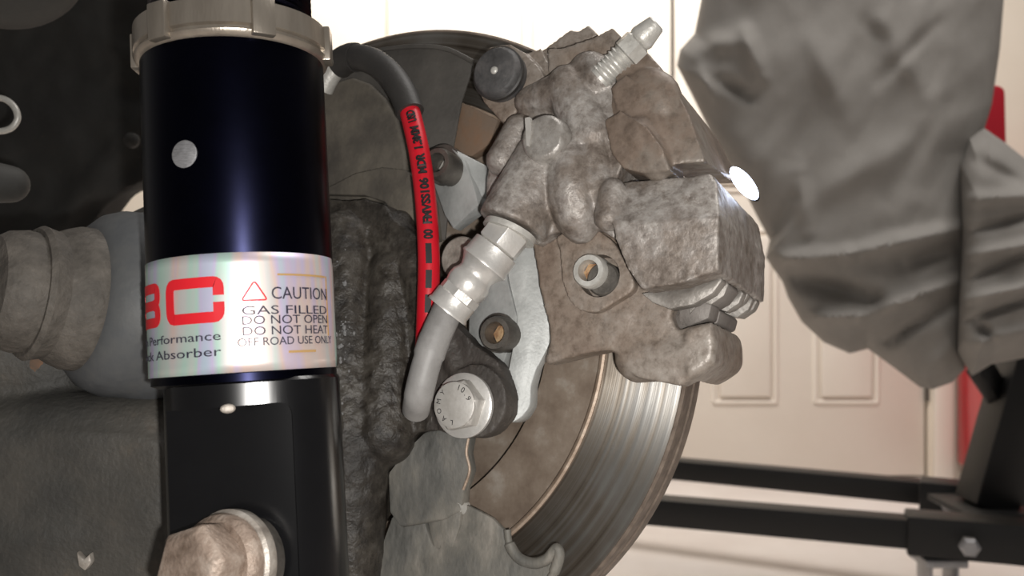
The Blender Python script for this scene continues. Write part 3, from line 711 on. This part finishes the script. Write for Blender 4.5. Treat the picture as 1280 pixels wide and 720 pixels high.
for y0, y1 in ((332, 308), (362, 340), (392, 370)):
    a, b = hose_s(y0), hose_s(y1); m_ = 8
    vs = [Vector(((b-a)*i/m_, w_, e_)) for i in range(m_+1) for w_ in (-.0011, .0011) for e_ in (-.0001, .0001)]
    fs = []
    for i in range(m_): q = i*4; fs += [(q+1, q+5, q+7, q+3), (q, q+2, q+6, q+4), (q, q+4, q+5, q+1), (q+2, q+3, q+7, q+6)]
    hose_wrap(mesh_of((vs, fs), 'print'), a, 0)

# ================================================================ LED lamp
t = thing('led_lamp', 'small glowing white LED lamp propped against the caliper bridge', 'lamp', H(925, 235, 0))
lp = H(930, 229, -6); ld = (H(948, 250, -6)-H(912, 206, -6)).normalized(); vd = (CAM-lp).normalized()
sd = ld.cross(vd).normalized(); fr = ld.cross(sd)
if fr.dot(vd) < 0: fr = -fr
part('lens', ellipsoid(lp, [ld*.0082, sd*.0031, fr*.0024], 24, 14), 'led', t)
part('housing', ellipsoid(lp-fr*.004, [ld*.0078, sd*.0028, fr*.004], 24, 14), 'stand_black', t)

# ================================================================ coilover damper
DT = Vector((-.066, .085, 1)).normalized()                  # the axis leans left and away at its top
DC = P(301, 300, .291)
def DA(y):                                                  # point on the axis at picture height y
    k = (360-y)/F; q = DC-CAM
    s = (k*q.y-q.z)/(DT.z-k*DT.y); return DC+DT*s, s
DR = .0292
fwd = (CAM-DC); fwd = (fwd-DT*fwd.dot(DT)).normalized(); rgt = DT.cross(fwd); rgt = -rgt if rgt.x < 0 else rgt
t = thing('coilover_damper', 'glossy black coilover shock absorber tube with silver lock ring and foil label', 'shock absorber', DA(700)[0])
def dl(prof, n=72): return lathe(DC, DT, prof, n)
sl = lambda y: DA(y)[1]
zt, zb = sl(83), sl(467)
tub = part('tube', dl([(zb, DR*.985), (zb+.001, DR), (zt, DR), (zt+.001, DR*.97)]), 'black_anod', t)
part('threaded_upper', dl([(zt-.001, .024)]+sum([[(zt+.004+.0022*k, .0262), (zt+.0051+.0022*k, .0250)] for k in range(34)], []), 72), 'black_anod', t, label='black threaded upper body')
lr = part('lock_ring', dl([(zt-.001, DR*.99), (zt+.0002, DR+.0014), (zt+.0012, DR+.0018), (zt+.0018, DR+.0006), (zt+.0026, DR+.0006), (zt+.0032, DR+.0018), (zt+.0098, DR+.0018), (zt+.0106, DR+.0018), (zt+.0106, .0262)]), 'ring_metal', t, label='machined silver lock ring')
for k in range(6):
    q = math.radians(17+60*k); dr = fwd*math.cos(q)+rgt*math.sin(q); tg = -fwd*math.sin(q)+rgt*math.cos(q)
    c = DC+DT*(zt+.0055)+dr*(DR+.0008)
    part('lug', box(c, .0072, .005, .0116, tg, dr, DT), 'ring_metal', lr, .0005)
# locating plug
pp = None
q = math.asin((240-299)/114.0); dr = fwd*math.cos(q)+rgt*math.sin(q)
part('plug', lathe(DC+DT*sl(216)+dr*(DR-.002), dr, [(0, .0042), (.0021, .0042), (.0023, .0038)], 32), 'plug_metal', tub)
# label: sheet bent round the tube; (angle in radians, height in mm above its lower edge)
LB = sl(466); LH = .0354
def LP(a, z, off): return DC+DT*(LB+z)+(fwd*math.cos(a)+rgt*math.sin(a))*(DR+off)
a0, a1 = math.radians(-128), math.radians(77); vs, fs = [], []; na, nz_ = 60, 12; cr = .0026
for i in range(na+1):
    a = a0+(a1-a0)*i/na; dd = min((a-a0), (a1-a))*DR
    ins = cr-math.sqrt(max(0, cr*cr-(cr-dd)**2)) if dd < cr else 0
    for j in range(nz_+1): vs.append(LP(a, ins+(LH-2*ins)*j/nz_, .00018))
for i in range(na):
    for j in range(nz_): k = i*(nz_+1)+j; fs.append((k, k+nz_+1, k+nz_+2, k+1))
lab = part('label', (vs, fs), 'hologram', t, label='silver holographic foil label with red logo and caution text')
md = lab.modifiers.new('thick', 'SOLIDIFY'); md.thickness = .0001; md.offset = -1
rad = math.radians
def bend(name, me, amin, zmm, m, off=.0005, sx=1):
    for v in me.vertices: v.co = LP(amin+v.co.x*sx/DR, zmm*.001+v.co.y, off+v.co.z)
    return put(name, me, m, lab, False)
def fit_text(s, alo, ahi, zmm, cap, m='label_ink', nm='lettering'):
    me = text_mesh(s, cap*.001/.70, nm, 'LEFT', .00003); xs = [v.co.x for v in me.vertices]; w0 = max(xs)-min(xs); mn = min(xs)
    for v in me.vertices: v.co.x -= mn
    return bend(nm, me, rad(alo), zmm, m, sx=(rad(ahi)-rad(alo))*DR/w0)
fit_text('CAUTION', 16, 58.5, 21.2, 3.7)
fit_text('GAS FILLED', -1, 57.5, 16.7, 2.6)
fit_text('DO NOT OPEN', -1, 58, 13.8, 2.6)
fit_text('DO NOT HEAT', -1, 58, 10.6, 2.6)
fit_text('OFF ROAD USE ONLY', -4, 62.5, 7.5, 2.4)
fit_text('High Performance', -92, -13, 9.8, 2.6)
fit_text('Shock Absorber', -92, -13, 5.2, 2.7)
def band(segs, m, nm):                                      # strips on the label: (angle lo, hi, z lo, z hi)
    vs, fs = [], []
    for al, ah, zl, zh in segs:
        k = max(1, int((ah-al)/4)); o = len(vs)
        for i in range(k+1):
            a = rad(al+(ah-al)*i/k)
            for z in (zl, zh): vs.append(LP(a, z*.001, .0003)); vs.append(LP(a, z*.001, .0004))
        for i in range(k):
            q = o+i*4; fs += [(q+1, q+5, q+7, q+3), (q, q+2, q+6, q+4), (q, q+4, q+5, q+1), (q+2, q+3, q+7, q+6)]
        fs += [(o, o+1, o+3, o+2), (o+k*4, o+k*4+2, o+k*4+3, o+k*4+1)]
    return part(nm, (vs, fs), m, lab)
band([(20, 58, 28.3, 28.9)], 'label_gold', 'border_line'); band([(25, 45, 4.9, 5.6)], 'label_gold', 'border_line')
band([(59, 60.2, 10, 28.9)], 'label_gold', 'border_line')
# logo letters as rounded strokes
def stroke(paths, wd, nm):
    vs, fs = [], []
    for path in paths:
        pts = []
        for i in range(len(path)-1):
            (ax_, az), (bx_, bz) = path[i], path[i+1]; n = max(1, int(max(abs(bx_-ax_)/3, abs(bz-az)/2)))
            pts += [(ax_+(bx_-ax_)*j/n, az+(bz-az)*j/n) for j in range(n)]
        pts.append(path[-1]); K = math.degrees(1/(DR*1000)); o = len(vs); P2 = [(a/K, z) for a, z in pts]
        for i, (x, z) in enumerate(P2):
            p0, p1 = P2[max(i-1, 0)], P2[min(i+1, len(P2)-1)]; tx, tz = p1[0]-p0[0], p1[1]-p0[1]; l = math.hypot(tx, tz) or 1
            nx, nz2 = -tz/l*wd/2, tx/l*wd/2
            for sg in (-1, 1): vs.append(LP(rad((x+sg*nx)*K), (z+sg*nz2)*.001, .0003)); vs.append(LP(rad((x+sg*nx)*K), (z+sg*nz2)*.001, .0004))
        for i in range(len(P2)-1):
            q = o+i*4; fs += [(q+1, q+5, q+7, q+3), (q, q+2, q+6, q+4), (q, q+4, q+5, q+1), (q+2, q+3, q+7, q+6)]
    return part(nm, (vs, fs), 'label_red', lab)
def arcpts(pts, r=3.5):
    return rnd_open(pts, r)
def rnd_open(pts, r):
    out = [pts[0]]
    for i in range(1, len(pts)-1):
        a, b, c = Vector(pts[i-1]), Vector(pts[i]), Vector(pts[i+1]); r1 = min(r, (a-b).length*.45); r2 = min(r, (c-b).length*.45)
        p, q = b+(a-b).normalized()*r1, b+(c-b).normalized()*r2
        for j in range(5): tt = j/4; s_ = p*(1-tt)**2+b*2*tt*(1-tt)+q*tt*tt; out.append((s_.x, s_.y))
    out.append(pts[-1]); return out
stroke([rnd_open([(-13.5, 23.0), (-13.5, 27.0), (-45, 27.0), (-45, 16.6), (-13.5, 16.6), (-13.5, 21)], 3)], 3.2, 'logo_letter')
stroke([rnd_open([(-62, 21.8), (-57, 22.5), (-57, 27), (-90, 27), (-90, 16.6), (-57, 16.6), (-57, 21), (-62, 21.8)], 3), [(-90, 21.8), (-61, 21.8)]], 3.0, 'logo_letter')
tri = [(-1, 21.0), (14, 21.0), (6.5, 27)]
stroke_t = stroke([rnd_open([(6.5, 21.0), (13.5, 21.0), (6.5, 26.8), (-1, 21.0), (6.5, 21.0)], 1.5)], .45, 'warning_triangle'); pass
# lower fork with its milled pocket
def sup(s, a, b, n=160, e=2.5):
    out = []
    for i in range(n):
        q = 2*PI*i/n; c_, s_ = math.cos(q), math.sin(q)
        out.append(DC+rgt*.0022+DT*s+rgt*(a*math.copysign(abs(c_)**(2/e), c_))+fwd*(b*math.copysign(abs(s_)**(2/e), s_)))
    return out
def stack(levels):
    vs, fs = [], []; n = len(levels[0])
    for L in levels: vs += L
    for k in range(len(levels)-1):
        for i in range(n): j = (i+1) % n; fs.append((k*n+i, k*n+j, k*n+n+j, k*n+n+i))
    fs.append(tuple(range(n-1, -1, -1))); fs.append(tuple(range((len(levels)-1)*n, len(levels)*n)))
    return vs, fs
fz = sl(476); fb = sl(1000)
shift = rgt*.0
fork = stack([sup(fb, .0272, .0272), sup(fz-.0006, .0272, .0272), sup(fz+.0004, .0266, .0266)])
part('collar', dl([(fz-.001, DR*.9), (fz, DR*.985), (zb+.0005, DR*.985), (zb+.001, DR*.9)]), 'black_anod', t)
pc = DC+fwd*(.0255+.006)
o_f = bpy.data.objects.new('fork_tmp', mesh_of(fork, 'fork')); col.objects.link(o_f)
zt2, zb2 = sl(503), sl(1050); xl, xr = -.040, .0128
cut = rnd([(xl, zb2), (xr, zb2), (xr, zt2), (xl, zt2-.0008)], .0045, 6)
cut = [DC+rgt*x+DT*z+fwd*.05 for x, z in cut]
cutm = bpy.data.objects.new('cut_tmp', mesh_of(loft(cut, [p-fwd*(.05-.0205-.26*((p-DC).dot(rgt)-xr)*.9) for p in cut]), 'cut')); col.objects.link(cutm)
bmod = o_f.modifiers.new('b', 'BOOLEAN'); bmod.operation = 'DIFFERENCE'; bmod.object = cutm; bmod.solver = 'EXACT'
bv = o_f.modifiers.new('v', 'BEVEL'); bv.width = .0006; bv.segments = 2; bv.harden_normals = False; bv.limit_method = 'ANGLE'; bv.angle_limit = rad(40)
me = evalmesh(o_f); bpy.data.objects.remove(o_f); bpy.data.objects.remove(cutm)
fk = put('fork', me, 'black_paint', t, label='glossy black lower fork with milled pocket'); fk.data.set_sharp_from_angle(angle=rad(16))
part('paint_chip', ellipsoid(DA(506)[0]+fwd*.0272-rgt*.0055, [rgt*.0022, DT*.0014, fwd*.0004], 16, 8), 'washer_pale', t)
# fork bolt
ba = Vector((-.42, -.88, .17)).normalized(); b0 = P(282, 706, .258)
fbp = part('fork_bolt', lathe(b0, ba, [(0, .0144), (.002, .0148), (.004, .0142), (.0052, .0128)], 40), 'pink_bolt', t, label='corroded hex bolt through the fork')
part('washer', lathe(b0-ba*.0045, ba, [(0, .0152), (.001, .0158), (.004, .0158), (.0048, .0148)], 48), 'washer_pale', fbp)
part('hex_head', lathe(b0+ba*.005, ba, [(0, .0128), (.009, .0128), (.0112, .0102)], 6, .35), 'pink_bolt', fbp, .0006)
part('spacer', lathe(b0-ba*.010, ba, [(0, .0135), (.006, .0135)], 40), 'steel_dark', fbp)

# ================================================================ control arm and bushing
t = thing('control_arm', 'grey weathered rear control arm with round rubber bushing', 'control arm', P(90, 720, .33))
c0 = P(270, 395, .37); c1 = P(-70, 352, .30); ca = (c1-c0).normalized(); CL = (c1-c0).length
def cs_(x): return CL*(270-x)/340*1.0
def pr(lst): return [(cs_(x), pxr(r, .34)) for x, r in lst]
part('bushing', lathe(c0, ca, pr([(260, 100), (215, 118), (190, 126), (165, 126), (150, 121), (140, 118), (120, 116), (100, 108), (88, 96), (82, 86)]), 64), 'bush_rubber', t, label='blue-grey rubber bushing')
part('inner_sleeve', lathe(c0, ca, pr([(96, 84), (86, 88), (70, 87), (56, 82), (44, 76), (34, 78), (26, 80), (20, 76)]), 64), 'bush_sleeve', t)
part('end_cap', lathe(c0, ca, pr([(30, 70), (10, 72), (-10, 68), (-22, 60), (-26, 40)]), 64), 'bush_sleeve', t)
am = [prism([(0, 0)]*3, 0, 0)] if False else []
ay = Vector((.12, .99, 0))
arm = [dprism(rnd([(-260, 450), (40, 440), (110, 470), (190, 480), (206, 500), (206, 620), (-260, 620)], 14), .358, .045, ay),
       dprism(rnd([(-260, 548), (120, 540), (196, 548), (206, 560), (206, 900), (-260, 900)], 14), .322, .06, ay),
       capsule(P(-250, 545, .338), P(190, 545, .340), .018, .017),
       capsule(P(-60, 430, .35), P(60, 450, .36), .03, .028), capsule(P(-250, 676, .3245), P(190, 668, .3265), .0055, .005),
       capsule(P(20, 430, .37), P(210, 330, .40), .03, .028)]
put('arm_body', casting(arm, .0018, 8, .0012, .03), 'arm_grey', t)
part('rust_patch', ellipsoid(P(40, 456, .339), [Vector((.008, 0, -.004)), Vector((.004, 0, .009)), Vector((0, .006, 0))], 24, 12), 'rust_stain', t)
part('bent_tab', dprism([(95, 690), (104, 700), (112, 692), (114, 704), (106, 714), (98, 708)], .3195, .006), 'washer_pale', t, .0006)

# ================================================================ wheel well
t = thing('wheel_liner', 'dark dusty inner wheel-well liner behind the damper', 'wheel liner', P(60, 330, .62))
ln_ = [(-420, -320), (340, -320), (340, 90), (200, 222), (172, 230), (150, 240), (132, 262), (70, 330), (-420, 400)]
put('panel', casting([dprism(ln_, .62, .03), capsule(P(60, 300, .625), P(190, 150, .625), .012, .012)], .003, 8, .003, .03), 'liner', t)
part('screw', lathe(P(166, 176, .585), Vector((0, -1, 0)), [(0, .005), (.003, .005), (.0045, .003)], 16), 'dark_rubber', t)
single('bump_stop', 'rounded grey rubber bump stop at the top of the wheel well', 'bump stop', ellipsoid(P(5, -55, .45), [Vector((.04, 0, 0)), Vector((0, .035, 0)), Vector((0, 0, .036))], 40, 24), 'dark_rubber')
t = thing('spring_clip', 'bent steel wire clip beside the dark liner', 'clip', P(2, 160, .45))
part('loop', tube(spline([P(-8, 122, .45), P(6, 124, .45), P(18, 134, .45), P(22, 148, .45), P(14, 160, .45), P(-2, 164, .45), P(-16, 158, .45)], 8), .0016, 10), 'zinc_dull', t)
part('stem', tube([P(-16, 158, .45), P(-40, 140, .46), P(-60, 150, .5)], .0016, 10), 'zinc_dull', t)
single('hose_end', 'dull grey rubber hose end below the wire clip', 'hose', capsule(P(-40, 225, .42), P(12, 230, .43), .012, .009), 'dark_rubber')
bpy.context.view_layer.update()
